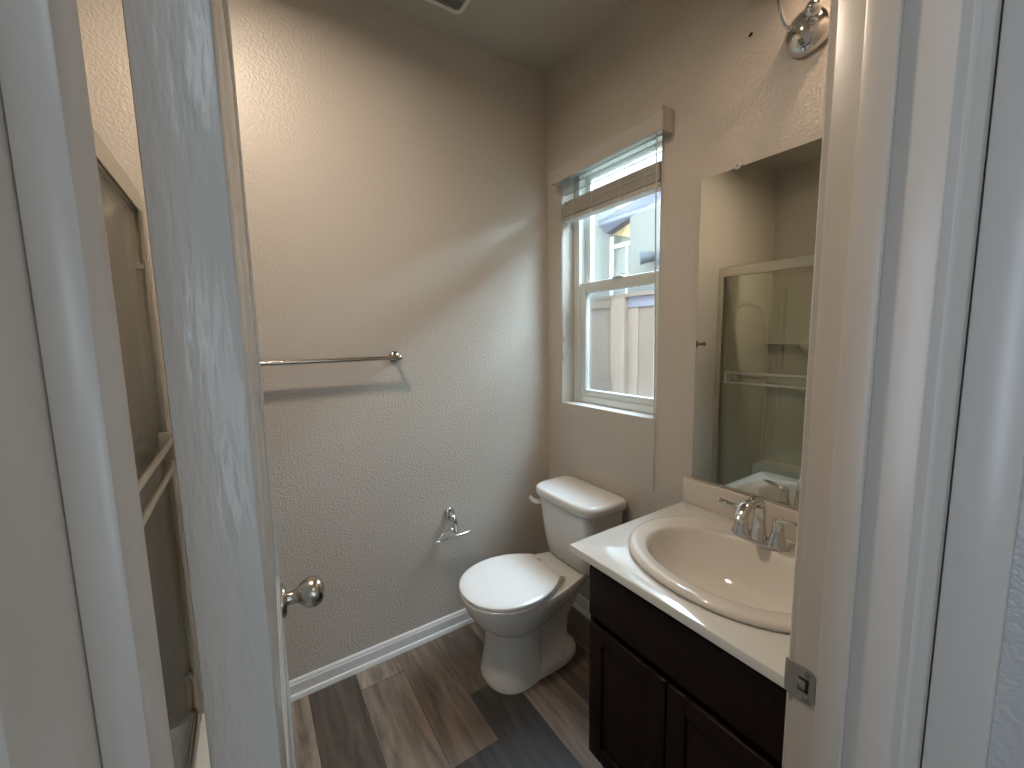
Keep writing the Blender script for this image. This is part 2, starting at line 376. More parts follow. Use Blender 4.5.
# ------------------------------------------------------------------ window_1
win = struct('window_1', box(XR + .085, XR + .15, WY0, WY1, WZ0, WZ0 + .001), M['vinyl'], 'white vinyl single-hung window over the toilet', 'window')
FX0, FX1 = XR + .080, XR + .150
b = NB(); w = .045
bx(b, FX0, FX1, WY0, WY0 + w, WZ0, WZ1, .003); bx(b, FX0, FX1, WY1 - w, WY1, WZ0, WZ1, .003)
bx(b, FX0 + .001, FX1, WY0 + w - .002, WY1 - w + .002, WZ0, WZ0 + .035, .003); bx(b, FX0 + .001, FX1, WY0 + w - .002, WY1 - w + .002, WZ1 - .045, WZ1, .003)
obj('window_frame', b, M['vinyl'], win, 30)
def sash(name, x0, x1, z0, z1, wl, wb, wt):
    b = NB(); y0, y1 = WY0 + w - .004, WY1 - w + .004
    bx(b, x0, x1, y0, y0 + wl, z0, z1, .004); bx(b, x0, x1, y1 - wl, y1, z0, z1, .004)
    bx(b, x0 + .001, x1 - .001, y0 + wl - .003, y1 - wl + .003, z0, z0 + wb, .004); bx(b, x0 + .001, x1 - .001, y0 + wl - .003, y1 - wl + .003, z1 - wt, z1, .004)
    s = obj(name, b, M['vinyl'], win, 30)
    obj('pane', box((x0 + x1) / 2 - .003, (x0 + x1) / 2 + .003, y0 + wl - .006, y1 - wl + .006, z0 + wb - .006, z1 - wt + .006), M['pane'], s, 0)
    return s
sash('upper_sash', FX0 + .040, FX0 + .064, 1.672, WZ1 - .042, .040, .036, .02)
ls = sash('lower_sash', FX0 + .008, FX0 + .036, WZ0 + .032, 1.702, .042, .036, .052)
b = NB(); bx(b, FX0 - .002, FX0 + .036, 1.325, 1.385, 1.7015, 1.708, .002); bx(b, FX0 + .006, FX0 + .024, 1.345, 1.365, 1.707, 1.718, .003); bx(b, FX0 + .008, FX0 + .020, 1.30, 1.36, 1.712, 1.718, .002)
obj('sash_lock', b, M['white'], ls, 30)
obj('insect_screen', box(FX0 + .067, FX0 + .0685, WY0 + w - .002, WY1 - w + .002, WZ0 + .034, 1.69), M['screen'], win, 0)

# ------------------------------------------------------------------ door_1, hinged on the left jamb and standing open
A = math.radians(2.2)                          # short of a right angle
DT, DL = .035, .675
door_o = Vector((-.0355, .275, 0))
def dm(u, v, z): # u along the leaf from the hinge edge, v through the thickness
    return Vector((door_o.x + v * math.cos(A) + u * math.sin(A), door_o.y + u * math.cos(A) - v * math.sin(A), z))
def door_box(b, u0, u1, v0, v1, z0, z1, bev=0):
    t = box(v0, v1, u0, u1, z0, z1, bev=bev)
    Rm = Matrix.Translation((door_o.x, door_o.y, 0)) @ Matrix.Rotation(-A, 4, 'Z')
    merge(b, t, 0, Rm)
b = NB()
door_box(b, .004, DL - .004, .006, DT - .006, .02, 2.02)
for u0, u1 in ((0, .105), (DL - .105, DL)): door_box(b, u0, u1, 0, DT, .012, 2.03, .0022)
for z0, z1 in ((.012, .20), (.86, 1.0), (1.90, 2.03)): door_box(b, .103, DL - .103, .0003, DT - .0003, z0, z1, .002)
dl = tag(obj('door_1', b, M['door'], None, 30, origin=(door_o.x, door_o.y, 0)), 'glossy white bathroom door standing open at left with a round knob', 'door', kind='structure')
b = NB()
for z0, z1 in ((.20, .86), (1.0, 1.90)):
    for v0, v1 in ((.002, .008), (DT - .008, DT - .002)):
        for (a0, a1, c0, c1) in ((.103, .115, z0, z1), (DL - .115, DL - .103, z0, z1), (.103, DL - .103, z0, z0 + .012), (.103, DL - .103, z1 - .012, z1)):
            door_box(b, a0, a1, v0, v1, c0, c1, .002)
        door_box(b, .15, DL - .15, v0 + .001, v1 - .001, z0 + .05, z1 - .05, .002)
obj('panel_moulding', b, M['door'], dl, 30)
kn_u, kn_z = DL - .060, .928
nrm = Vector((math.cos(A), -math.sin(A), 0))
for sgn, v in ((1, DT), (-1, 0)):
    base = dm(kn_u, v, kn_z) - nrm * .001 * sgn
    b = NB(); lathe(b, [(.0325, 0), (.0325, .004), (.030, .008), (.022, .011), (.013, .012)], base, nrm * sgn, 32)
    ro = obj('knob_rose', b, M['nickel'], dl, 40)
    b = NB(); lathe(b, [(.0130, .010), (.0120, .019), (.0135, .028), (.0180, .033), (.0250, .040), (.0290, .049), (.0300, .058), (.0280, .067), (.022, .0740), (.012, .0785), (.001, .0795)], base, nrm * sgn, 36)
    obj('door_knob', b, M['nickel'], ro, 60)
b = NB(); door_box(b, DL - .0005, DL + .001, .005, DT - .005, kn_z - .028, kn_z + .028, .0004); obj('latch_plate', b, M['nickel'], dl, 30)
b = NB()
for hz in (.28, 1.02, 1.83):
    lathe(b, [(.0062, -.045), (.0062, .045)], dm(-.004, -.005, hz), (0, 0, 1), 14)
    door_box(b, -.0012, .0, .003, .030, hz - .044, hz + .044)
obj('hinge', b, M['nickel'], dl, 40)

# ------------------------------------------------------------------ shower behind the door
SX = -.235                                      # front face of the enclosure
sh = thing('shower_stall', 'beige fibreglass shower stall with moulded shelves behind the sliding doors', 'shower', (-.63, 1.0, 0))
SY0, SY1 = YF1 + .002, YB - .002
# pan: curb bulging towards the room, sunken floor
curb = [(-.300, 0), (-.172, 0), (-.176, .040), (-.192, .075), (-.212, .087), (-.240, .0935), (-.270, .0925), (-.290, .083), (-.300, .04)]
b = NB(); extr(b, curb, SY0, SY1, 'y'); bx(b, XL + .003, -.295, SY0, SY1, 0, .035, .004)
obj('shower_pan', b, M['fiber'], sh, 40)
# end wall by the towel bar: shell with an arched recess
def arch(x0, x1, z0, zs, zt, n=14):
    cx = (x0 + x1) / 2; r = (x1 - x0) / 2
    return [(x0, z0), (x1, z0)] + [(cx + r * math.cos(PI * i / n), zs + (zt - zs) * math.sin(PI * i / n)) for i in range(n + 1)]
def arch_wall(y_face, y_back, x0, x1):
    b = NB(); zt = 1.90
    bx(b, x0, x1, y_face, y_back, .03, zt, .004)
    s = 1 if y_back > y_face else -1
    A0 = arch(x0 + .07, x1 - .02, .12, 1.48, 1.69)
    cx = (x0 + x1) / 2
    def shrink(P, d): return [(cx + (p[0] - cx) * (1 - d / .32), max(p[1], .12) - (d if p[1] > .5 else -d)) for p in P]
    rings = [[(p[0], y_face + s * .002, p[1]) for p in A0], [(p[0], y_face - s * .006, p[1]) for p in shrink(A0, .004)], [(p[0], y_face - s * .008, p[1]) for p in shrink(A0, .014)], [(p[0], y_face - s * .006, p[1]) for p in shrink(A0, .026)], [(p[0], y_face - s * .004, p[1]) for p in shrink(A0, .034)]]
    loft(b, rings, False, False)
    return b
obj('end_panel', arch_wall(YB - .020, YB - .002, XL + .003, -.285), M['fiber'], sh, 40)
obj('end_panel', arch_wall(YF1 + .020, YF1 + .002, XL + .003, -.285), M['fiber'], sh, 40)
# long back panel, ribs and moulded shelf with its soap dishes
b = NB(); bx(b, XL + .003, XL + .022, SY0, SY1, .03, 1.90, .004)
for yy in (1.66, .34):
    loft(b, [[(XL + .018, yy - .03, z), (XL + .034, yy - .018, z), (XL + .038, yy, z), (XL + .034, yy + .018, z), (XL + .018, yy + .03, z)] for z in (.36, 1.0, 1.78, 1.80)])
obj('back_panel', b, M['fiber'], sh, 40)
b = NB(); bx(b, XL + .018, XL + .095, SY0 + .02, SY1 - .02, 1.334, 1.348, .006, 3)
for yy in (1.42, .58):
    lathe(b, [(.13, 0), (.127, -.025), (.112, -.055), (.075, -.078), (.02, -.088)], (XL - .02, yy, 1.340), (0, 0, 1), 28)
bad = [v for v in b.verts if v.co.x < XL + .012]
for v in bad: v.co.x = XL + .012
obj('shelf', b, M['fiber'], sh, 40)
b = NB(); bx(b, XL + .018, XL + .080, SY0 + .02, SY1 - .02, .985, .997, .005, 3)
lathe(b, [(.11, 0), (.108, -.02), (.095, -.045), (.06, -.062), (.02, -.07)], (XL - .02, 1.42, .990), (0, 0, 1), 28)
for v in b.verts: v.co.x = max(v.co.x, XL + .012)
obj('shelf', b, M['fiber'], sh, 40)
b = NB(); bx(b, XL + .018, XL + .26, SY0 + .02, SY1 - .02, .03, .33, .03, 4); obj('seat_ledge', b, M['fiber'], sh, 40)

en = thing('sliding_shower_door', 'framed sliding glass shower door with double towel rails', 'shower door', (SX, 1.0, .09))
b = NB()   # header: box rail, hollow below
extr(b, [(SX, 1.905), (SX, 1.845), (SX - .004, 1.845), (SX - .004, 1.890), (SX - .041, 1.890), (SX - .041, 1.845), (SX - .045, 1.845), (SX - .045, 1.905), (SX - .035, 1.912), (SX - .010, 1.912)], SY0 + .0, SY1, 'y')
hd = obj('header', b, M['alum'], en, 30)
b = NB(); bx(b, SX - .0405, SX - .0045, SY0, SY1, 1.888, 1.8905); bx(b, SX - .0235, SX - .0215, SY0, SY1, 1.850, 1.8895); obj('roller_track', b, M['dark'], hd, 0)
for yj, s in ((SY1, -1), (SY0, 1)):
    b = NB(); extr(b, [(SX, yj), (SX - .045, yj), (SX - .045, yj + s * .028), (SX - .041, yj + s * .028), (SX - .041, yj + s * .006), (SX - .004, yj + s * .006), (SX - .004, yj + s * .036), (SX + .004, yj + s * .036), (SX + .004, yj)], .094, 1.845, 'z')
    jb = obj('wall_jamb', b, M['alum'], en, 30)
    if s < 0:
        for zz in (1.68, .268):
            b = NB(); bx(b, SX - .030, SX - .006, yj - .030, yj - .006, zz - .010, zz + .010, .003); bp_ = obj('bumper', b, M['white'], jb, 30)
            b = NB(); lathe(b, [(.0035, 0), (.0035, .001)], (SX - .020, yj - .0302, zz), (0, -1, 0), 12); obj('bumper_screw', b, M['dark'], bp_, 0)
        b = NB(); lathe(b, [(.0035, 0), (.0035, .0015)], (SX - .018, yj - .0062, .97), (0, -1, 0), 12); obj('screw', b, M['dark'], jb, 0)
b = NB(); extr(b, [(SX + .002, .094), (SX + .002, .125), (SX - .004, .125), (SX - .006, .104), (SX - .020, .104), (SX - .021, .120), (SX - .024, .120), (SX - .025, .104), (SX - .040, .104), (SX - .041, .115), (SX - .045, .115), (SX - .045, .094)], SY0 + .03, SY1 - .03, 'y')
obj('bottom_track', b, M['alum'], en, 30)
def panel(x, y0, y1, bar_x, two):
    b = NB(); bx(b, x - .003, x + .003, y0, y1, .118, 1.872); g = obj('sliding_panel', b, M['sglass'], en, 0)
    b = NB(); bx(b, x - .006, x + .006, y0, y1, 1.845, 1.876, .001); bx(b, x - .006, x + .006, y0, y1, .106, .128, .001); obj('panel_rail', b, M['alum'], g, 30)
    if two:
        for zz in (1.150, 1.078):
            b = NB(); bx(b, bar_x - .005, bar_x + .005, y0 + .06, y1 - .085, zz - .008, zz + .008, .003); obj('towel_rail', b, M['alum'], g, 30)
        for yy in (y0 + .06, y1 - .085):
            b = NB(); bx(b, min(x, bar_x) + .002, max(x, bar_x) + .004, yy - .008, yy + .008, 1.068, 1.160, .003); obj('rail_bracket', b, M['alum'], g, 30)
    else:
        yy = y1 - .10
        for q in (y0 + .06, yy):
            b = NB(); bx(b, bar_x, x, q - .010, q + .010, 1.085, 1.135, .004); obj('rail_bracket', b, M['alum'], g, 30)
        b = NB(); bx(b, bar_x - .006, bar_x + .006, y0 + .05, yy + .01, 1.100, 1.120, .003); obj('towel_rail', b, M['alum'], g, 30)
panel(SX - .013, .84, SY1 - .012, SX + .034, True)
panel(SX - .032, .80, SY1 - .030, SX - .095, False)

# ------------------------------------------------------------------ vanity cabinet
vc = thing('vanity_cabinet', 'dark espresso vanity cabinet with two raised-panel doors under the sink', 'cabinet', (1.1, .57, 0))
VX, VY0, VY1 = .837, YF1 + .012, .866
b = NB()
for a0, a1 in ((VY0, VY0 + .018), (VY1 - .018, VY1)): bx(b, VX, XR - .004, a0, a1, .105, .7745, .0012)
bx(b, VX + .001, XR - .004, VY0 + .017, VY1 - .017, .105, .123); bx(b, XR - .012, XR - .004, VY0 + .017, VY1 - .017, .122, .7745)
for a0, a1, c0, c1 in ((VY0 + .017, VY0 + .05, .12, .774), (VY1 - .05, VY1 - .017, .12, .774), (VY0 + .049, VY1 - .049, .735, .774), (VY0 + .049, VY1 - .049, .565, .605), (.559, .599, .12, .57)): bx(b, VX + .0005, VX + .019, a0, a1, c0, c1)
bx(b, VX + .06, VX + .075, VY0 + .002, VY1 - .002, 0, .106); bx(b, VX + .07, XR - .004, VY1 - .020, VY1 - .002, 0, .106); bx(b, VX + .07, XR - .004, VY0 + .002, VY0 + .020, 0, .106)
obj('body', b, M['wood'], vc, 30)
def panel_front(name, y0, y1, z0, z1, raised):
    b = NB(); xf = VX - .019; fw = .052
    bx(b, xf + .007, VX - .001, y0 + .004, y1 - .004, z0 + .004, z1 - .004, .001)
    if raised:
        # frame
        for a0, a1, c0, c1 in ((y0, y0 + fw, z0, z1), (y1 - fw, y1, z0, z1), (y0 + fw - .001, y1 - fw + .001, z0, z0 + fw), (y0 + fw - .001, y1 - fw + .001, z1 - fw, z1)):
            bx(b, xf, VX - .001, a0, a1, c0, c1, .004, 3)
        d = obj(name, b, M['wood'], vc, 30)
        b = NB(); a0, a1, c0, c1 = y0 + fw, y1 - fw, z0 + fw, z1 - fw
        def rr(i, x): return [(x, a0 + i, c0 + i), (x, a1 - i, c0 + i), (x, a1 - i, c1 - i), (x, a0 + i, c1 - i)]
        loft(b, [rr(.001, xf + .010), rr(.006, xf + .010), rr(.034, xf + .002), rr(.038, xf + .001)], True, True)
        obj('raised_panel', b, M['wood'], d, 20)
    else:
        bx(b, xf, VX - .001, y0, y1, z0, z1, .004, 3); d = obj(name, b, M['wood'], vc, 30)
    return d
panel_front('false_drawer_front', VY0 + .02, VY1 - .012, .596, .752, False)
panel_front('door', .581, VY1 - .012, .128, .572, True)
panel_front('door', VY0 + .02, .577, .128, .572, True)

# countertop with an oval cut-out, backsplash a part of it
CX0, CX1, CY0, CY1, CZ0, CZ1 = .793, XR - .003, YF1 + .006, .914, .776, .801
ct = thing('vanity_countertop', 'white countertop with a low backsplash on the dark vanity', 'countertop', (1.09, .58, CZ0))
SCX, SCY = 1.080, .572
def oval(cx, cy, ax, ay, z, n=96, e=2.0):
    o = []
    for i in range(n):
        t = 2 * PI * i / n; c, s = math.cos(t), math.sin(t)
        o.append(Vector((cx + ax * math.copysign(abs(c) ** (2 / e), c), cy + ay * math.copysign(abs(s) ** (2 / e), s), z)))
    return o
def rect_ring(z, n=96, ins=0):
    o = []
    for p in oval(0, 0, 1, 1, 0, n):
        ts = []
        if p.x > 1e-9: ts.append((CX1 - ins - SCX) / p.x)
        if p.x < -1e-9: ts.append((CX0 + ins - SCX) / p.x)
        if p.y > 1e-9: ts.append((CY1 - ins - SCY) / p.y)
        if p.y < -1e-9: ts.append((CY0 + ins - SCY) / p.y)
        k = min(ts); o.append(Vector((SCX + p.x * k, SCY + p.y * k, z)))
    for cxx in (CX0 + ins, CX1 - ins):
        for cyy in (CY0 + ins, CY1 - ins):
            i = min(range(n), key=lambda q: (o[q].x - cxx) ** 2 + (o[q].y - cyy) ** 2); o[i] = Vector((cxx, cyy, z))
    return o
hole = lambda z: oval(SCX, SCY, .223, .268, z, e=2.15)
b = NB(); loft(b, [hole(CZ0), rect_ring(CZ0, ins=.002), rect_ring(CZ0 + .002), rect_ring(CZ1 - .004), rect_ring(CZ1 - .0012, ins=.0012), rect_ring(CZ1, ins=.004), hole(CZ1), hole(CZ0)], False, False)
bmesh.ops.remove_doubles(b, verts=b.verts[:], dist=1e-6)
obj('counter_slab', b, M['counter'], ct, 35)
obj('backsplash', box(XR - .022, XR - .003, CY0, CY1 + .002, CZ1 - .001, .895, .004, 3), M['splash'], ct, 30)

# drop-in oval sink
sk = thing('drop_in_sink', 'oval cream drop-in sink basin set in the white counter', 'sink', (SCX, SCY, CZ1))
oc, ic = (SCX, SCY), (1.052, .572)
def ring(ax, ay, z, t): return oval(oc[0] + (ic[0] - oc[0]) * t, SCY, ax, ay, z, 96, 2.15)
b = NB()
loft(b, [ring(.218, .263, CZ1 - .020, 0), ring(.218, .263, CZ1 + .001, 0), ring(.234, .280, CZ1 + .001, 0), ring(.2385, .2845, CZ1 + .005, 0), ring(.2390, .2850, CZ1 + .011, 0), ring(.2355, .2815, CZ1 + .0175, 0), ring(.2270, .2730, CZ1 + .0210, 0), ring(.2150, .2620, CZ1 + .0215, .1),
         ring(.172, .230, CZ1 + .0200, .9), ring(.165, .224, CZ1 + .0185, 1), ring(.1605, .2195, CZ1 + .0145, 1), ring(.157, .215, CZ1 + .006, 1), ring(.152, .209, CZ1 - .008, 1), ring(.140, .198, CZ1 - .040, 1), ring(.122, .172, CZ1 - .080, 1), ring(.092, .130, CZ1 - .112, 1), ring(.050, .070, CZ1 - .128, 1), ring(.024, .024, CZ1 - .131, 1)], False, False)
obj('basin', b, M['sink'], sk, 60)
b = NB(); lathe(b, [(.026, 0), (.026, .003), (.020, .0035), (.018, -.004), (.004, -.006)], (ic[0], ic[1], CZ1 - .131), (0, 0, 1), 28); obj('drain', b, M['chrome'], sk, 40)

# centreset faucet
FZ = CZ1 + .0195; FXc, FY = 1.243, .578
fa = thing('sink_faucet', 'chrome two-handle faucet with an arched spout on the sink rim', 'faucet', (FXc, FY, FZ))
b = NB()
def stad(hx, hy, z, n=40):
    o = []
    for i in range(n):
        t = 2 * PI * i / n; c, s = math.cos(t), math.sin(t); o.append((FXc + hx * math.copysign(abs(c) ** .9, c), FY + hy * math.copysign(abs(s) ** .8, s), z))
    return o
loft(b, [stad(.028, .082, FZ), stad(.028, .082, FZ + .005), stad(.026, .080, FZ + .009), stad(.020, .074, FZ + .012)]); obj('base_plate', b, M['chrome'], fa, 40)
for s in (1, -1):
    yh = FY + s * .051
    b = NB(); lathe(b, [(.0285, .004), (.0280, .010), (.0215, .026), (.0165, .048), (.0140, .064), (.0150, .069), (.0150, .080), (.0120, .085), (.004, .087)], (FXc, yh, FZ), (0, 0, 1), 28)
    hn = obj('handle', b, M['chrome'], fa, 50)
    P = smoothpath([(FXc, yh, FZ + .078), (FXc - .004, yh + s * .022, FZ + .083), (FXc - .008, yh + s * .048, FZ + .087), (FXc - .011, yh + s * .072, FZ + .090)], 6)
    nP = len(P)
    rs = [((.0085) + .0045 * max(0, math.sin(PI * (i / (nP - 1) * 1.05 - .12))) if i < nP - 1 else .004, (.0075) - .0028 * i / (nP - 1)) for i in range(nP)]
    b = NB(); tube(b, P, rs, 16, flat=(1, 0, 0)); ball(b, P[-1], .0042, 12); obj('lever', b, M['chrome'], hn, 60)
b = NB(); lathe(b, [(.0265, .006), (.0250, .014), (.0200, .034), (.0175, .060), (.0160, .075)], (FXc, FY, FZ), (0, 0, 1), 28)
P = smoothpath([(FXc, FY, FZ + .050), (FXc, FY, FZ + .090), (FXc - .012, FY, FZ + .118), (FXc - .040, FY, FZ + .132), (FXc - .070, FY, FZ + .130), (FXc - .095, FY, FZ + .117), (FXc - .113, FY, FZ + .098)], 6)
tube(b, P, [(.0165 + .002 * i / (len(P) - 1), .0155 - .003 * i / (len(P) - 1)) for i in range(len(P))], 24, flat=(0, 1, 0)); sp_ = obj('spout', b, M['chrome'], fa, 60)
b = NB(); d = (P[-1] - P[-2]).normalized(); lathe(b, [(.0120, -.002), (.0122, .008), (.0100, .010)], P[-1] - d * .003, d, 24); obj('aerator', b, M['chrome'], sp_, 40)

# ------------------------------------------------------------------ wall mirror
MY0, MY1, MZ0, MZ1 = .305, .890, .8965, 1.967
wm = thing('wall_mirror', 'tall frameless mirror above the sink reflecting the shower', 'mirror', (XR, .6, MZ0))
obj('mirror_glass', box(XR - .006, XR - .0005, MY0, MY1, MZ0, MZ1, .0006, 1), M['mirror'], wm, 0)
b = NB(); extr(b, [(XR - .0005, MZ0 - .001), (XR - .0095, MZ0 - .001), (XR - .0095, MZ0 + .006), (XR - .0080, MZ0 + .006), (XR - .0080, MZ0 + .0002), (XR - .0005, MZ0 + .0002)], MY0, MY1, 'y'); obj('bottom_channel', b, M['alum'], wm, 0)
for yc in (.763, .43):
    b = NB(); lathe(b, [(.0125, 0), (.0125, .004), (.010, .0075), (.005, .0085)], (XR - .001, yc, MZ1 + .004), (-1, 0, 0), 24); cl = obj('mirror_clip', b, M['clip'], wm, 50)
    b = NB(); lathe(b, [(.0045, 0), (.0045, .001), (.003, .002)], (XR - .0093, yc, MZ1 + .006), (-1, 0, 0), 16); obj('clip_screw', b, M['strike'], cl, 50)

# ------------------------------------------------------------------ vanity light
LYc, LZ = .580, 2.260
vl = thing('vanity_light', 'chrome vanity light fixture on the wall above the mirror', 'light fixture', (XR, LYc, LZ))
b = NB(); lathe(b, [(.058, 0), (.059, .006), (.058, .016), (.053, .028), (.043, .039), (.029, .047), (.014, .051), (.003, .052)], (XR - .0005, LYc, LZ), (-1, 0, 0), 48); cn = obj('canopy', b, M['chrome'], vl, 60)
b = NB(); tube(b, [(XR - .045, LYc - .010, LZ + .012), (XR - .066, LYc - .030, LZ + .012)], .006, 12); ball(b, (XR - .076, LYc - .036, LZ + .013), .019, 24); obj('cap_nut', b, M['chrome'], cn, 60)
for (bx_, by_, bz_) in BULBS:
    s = 1 if by_ > LYc else -1
    P = smoothpath([(XR - .030, LYc + s * .030, LZ + .016), (XR - .056, LYc + s * .038, LZ + .020), (XR - .084, LYc + s * .042, LZ + .058), (XR - .098, LYc + s * .050, LZ + .150), (XR - .112, LYc + s * .075, LZ + .290), (bx_, LYc + s * .115, LZ + .345), (bx_, by_, bz_ + .075)], 7)
    b = NB(); tube(b, P, .0055, 14); obj('arm', b, M['chrome'], vl, 60)
    b = NB(); lathe(b, [(.006, .090), (.022, .084), (.030, .066), (.030, .052), (.020, .048)], (bx_, by_, bz_), (0, 0, 1), 24); obj('socket_cup', b, M['chrome'], vl, 50)
    b = NB(); lathe(b, [(.028, .056), (.046, .040), (.056, .015), (.061, -.020), (.062, -.032), (.0595, -.032), (.0585, -.020), (.0535, .014), (.044, .037), (.026, .052)], (bx_, by_, bz_), (0, 0, 1), 36, False, False); obj('lamp_shade', b, M['shade'], vl, 60)
# dark speck left of it: an empty wall plug
b = NB(); lathe(b, [(.0045, -.001), (.0045, .0015), (.002, .003)], (XR - .0005, .742, 2.350), (-1, 0, 0), 12); ball(b, (XR - .002, .746, 2.347), .0035, 10); tag(obj('wall_plug', b, M['dark'], None, 40), 'small dark wall plug left of the chrome light fixture', 'wall plug')
dn = thing('recessed_downlight', 'round recessed downlight with a white trim ring in the bathroom ceiling', 'ceiling light', (.02, 1.06, H))
b = NB(); lathe(b, [(.092, 0), (.092, -.004), (.084, -.008), (.072, -.006), (.070, 0)], (.02, 1.06, H), (0, 0, 1), 40, False, False); obj('trim_ring', b, M['white'], dn, 50)
b = NB(); lathe(b, [(.070, -.002), (.068, -.004), (.001, -.004)], (.02, 1.06, H), (0, 0, 1), 40); obj('lens', b, M['glow'], dn, 50)

# ------------------------------------------------------------------ toilet
TY = 1.390
to = thing('toilet', 'white two-piece toilet with the lid down under the window', 'toilet', (1.0, TY, 0))
def egg(z, xf, xb, hw, xw=None, ef=2.2, eb=2.6, n=64, hb=None):
    """plan outline: round front (towards -x), squarer back; widest at xw"""
    if xw is None: xw = xf + .46 * (xb - xf)
    o = []
    for i in range(n):
        t = 2 * PI * i / n; c, s = math.cos(t), math.sin(t); e = eb if c > 0 else ef
        x = xw + (xb - xw if c > 0 else xw - xf) * math.copysign(abs(c) ** (2 / e), c)
        y = hw * math.copysign(abs(s) ** (2 / e), s)
        if c > 0 and hb: y *= 1 - (1 - hb / hw) * ((x - xw) / (xb - xw)) ** 1.3
        o.append((x, TY + y, z))
    return o
b = NB()
# front column
loft(b, [egg(z, xf, xb, hw, xw) for z, xf, xb, hw, xw in ((0, .742, 1.00, .131, .86), (.012, .740, 1.00, .132, .86), (.03, .744, 1.00, .129, .86), (.10, .757, .99, .121, .87), (.18, .766, .98, .117, .875), (.225, .768, .98, .117, .875), (.29, .767, .98, .120, .875))])
# rear trapway with its foot flange
loft(b, [egg(z, xf, xb, hw, xw, 2.4, 2.8) for z, xf, xb, hw, xw in ((0, .80, 1.200, .124, .98), (.018, .80, 1.199, .123, .98), (.032, .81, 1.190, .116, .98), (.046, .82, 1.175, .092, .98), (.08, .83, 1.165, .074, .98), (.16, .83, 1.18, .070, 1.0), (.24, .83, 1.23, .084, 1.0), (.30, .83, 1.28, .098, 1.0), (.345, .83, 1.32, .11, 1.0))])
# bowl and deck
loft(b, [egg(z, xf, xb, hw, .872, 2.15, 2.5, 64, hb) for z, xf, xb, hw, hb in ((.213, .80, 1.02, .100, .09), (.233, .768, 1.10, .122, .10), (.257, .732, 1.18, .146, .105), (.287, .702, 1.24, .163, .11), (.322, .680, 1.30, .175, .115), (.352, .668, 1.335, .181, .12), (.375, .663, 1.345, .183, .125), (.382, .666, 1.343, .180, .123))])
bowl = obj('bowl', b, M['porc'], to, 50)
for s in (1, -1):
    b = NB(); lathe(b, [(.013, 0), (.013, .006), (.009, .013), (.003, .015)], (1.08, TY + s * .104, .036), (0, 0, 1), 20); obj('bolt_cap', b, M['porc'], to, 50)
def seat_outline(z, g=0, cut=1.062, n=56):
    xf, xw, hw = .655 + g, .865, .1885 - g; o = []
    for i in range(n + 1):                      # front half, from +y round the nose to -y
        t = PI / 2 + PI * i / n; c, s = math.cos(t), math.sin(t)
        o.append((xw - (xw - xf) * abs(c) ** (2 / 2.1), TY + hw * math.copysign(abs(s) ** (2 / 2.1), s), z))
    def side(f): return hw * (1 - .36 * f ** 2.1)
    N_ = 10; back = []
    for i in range(1, N_ + 1): back.append((xw + (cut - g - .010 - xw) * i / N_, side(i / N_)))
    hwb = back[-1][1]; xe = back[-1][0]
    back += [(xe + .005, hwb - .002), (xe + .009, hwb - .007), (xe + .010, hwb - .014)]
    right = [(x, TY - y, z) for x, y in back]; left = [(x, TY + y, z) for x, y in back[::-1]]
    return o + right + left
b = NB(); loft(b, [seat_outline(0.3835, .006), seat_outline(0.3855, .002), seat_outline(0.3915, 0), seat_outline(0.3975, .001), seat_outline(0.4005, .005)]); obj('seat', b, M['seat'], to, 40)
b = NB(); loft(b, [seat_outline(0.4060, .006), seat_outline(0.4070, .002), seat_outline(0.4105, 0), seat_outline(0.4165, .002), seat_outline(0.4200, .008), seat_outline(0.4215, .020), seat_outline(0.4227, .05), seat_outline(0.4233, .09)]); obj('lid', b, M['seat'], to, 40)
for s in (1, -1):
    b = NB(); bx(b, 1.052, 1.092, TY + s * .088 - .020, TY + s * .088 + .020, .3805, .4045, .006, 3); lathe(b, [(.0085, -.024), (.0085, .024)], (1.066, TY + s * .088, .4065), (0, 1, 0), 16); obj('seat_hinge', b, M['seat'], to, 40)
def tank_ring(z, x0, x1, hw, bow=.018, rad=.55, n=72):
    o = []
    for i in range(n):
        t = 2 * PI * i / n; c, s = math.cos(t), math.sin(t); e = 3.2 if c < 0 else 9
        x = (x0 + x1) / 2 + (x1 - x0) / 2 * math.copysign(abs(c) ** (2 / e), c)
        y = hw * math.copysign(abs(s) ** (2 / (5.5 if c < 0 else 9)), s)
        o.append((x, TY - .006 + y, z))
    return o
b = NB(); loft(b, [tank_ring(z, a, c, h) for z, a, c, h in ((.380, 1.185, 1.342, .142), (.387, 1.176, 1.348, .152), (.402, 1.166, 1.352, .160), (.50, 1.155, 1.358, .175), (.60, 1.145, 1.362, .189), (.672, 1.139, 1.365, .197))]); tank = obj('tank', b, M['porc'], to, 50)
b = NB(); loft(b, [tank_ring(z, a, c, h) for z, a, c, h in ((.670, 1.138, 1.364, .198), (.674, 1.129, 1.369, .206), (.682, 1.125, 1.371, .210), (.704, 1.124, 1.371, .211), (.713, 1.127, 1.370, .208), (.719, 1.135, 1.366, .200), (.721, 1.151, 1.356, .184))]); obj('tank_lid', b, M['porc'], to, 50)
b = NB(); lathe(b, [(.014, -.008), (.014, .008), (.011, .013), (.003, .015)], (1.152, TY + .150, .640), (-1, .30, 0), 20)
P = smoothpath([(1.134, TY + .148, .640), (1.128, TY + .166, .641), (1.126, TY + .186, .644), (1.130, TY + .204, .648)], 5); tube(b, P, [(.012, .007)] * (len(P) - 1) + [(.008, .005)], 14, flat=(0, 0, 1)); obj('flush_lever', b, M['porc'], to, 50)

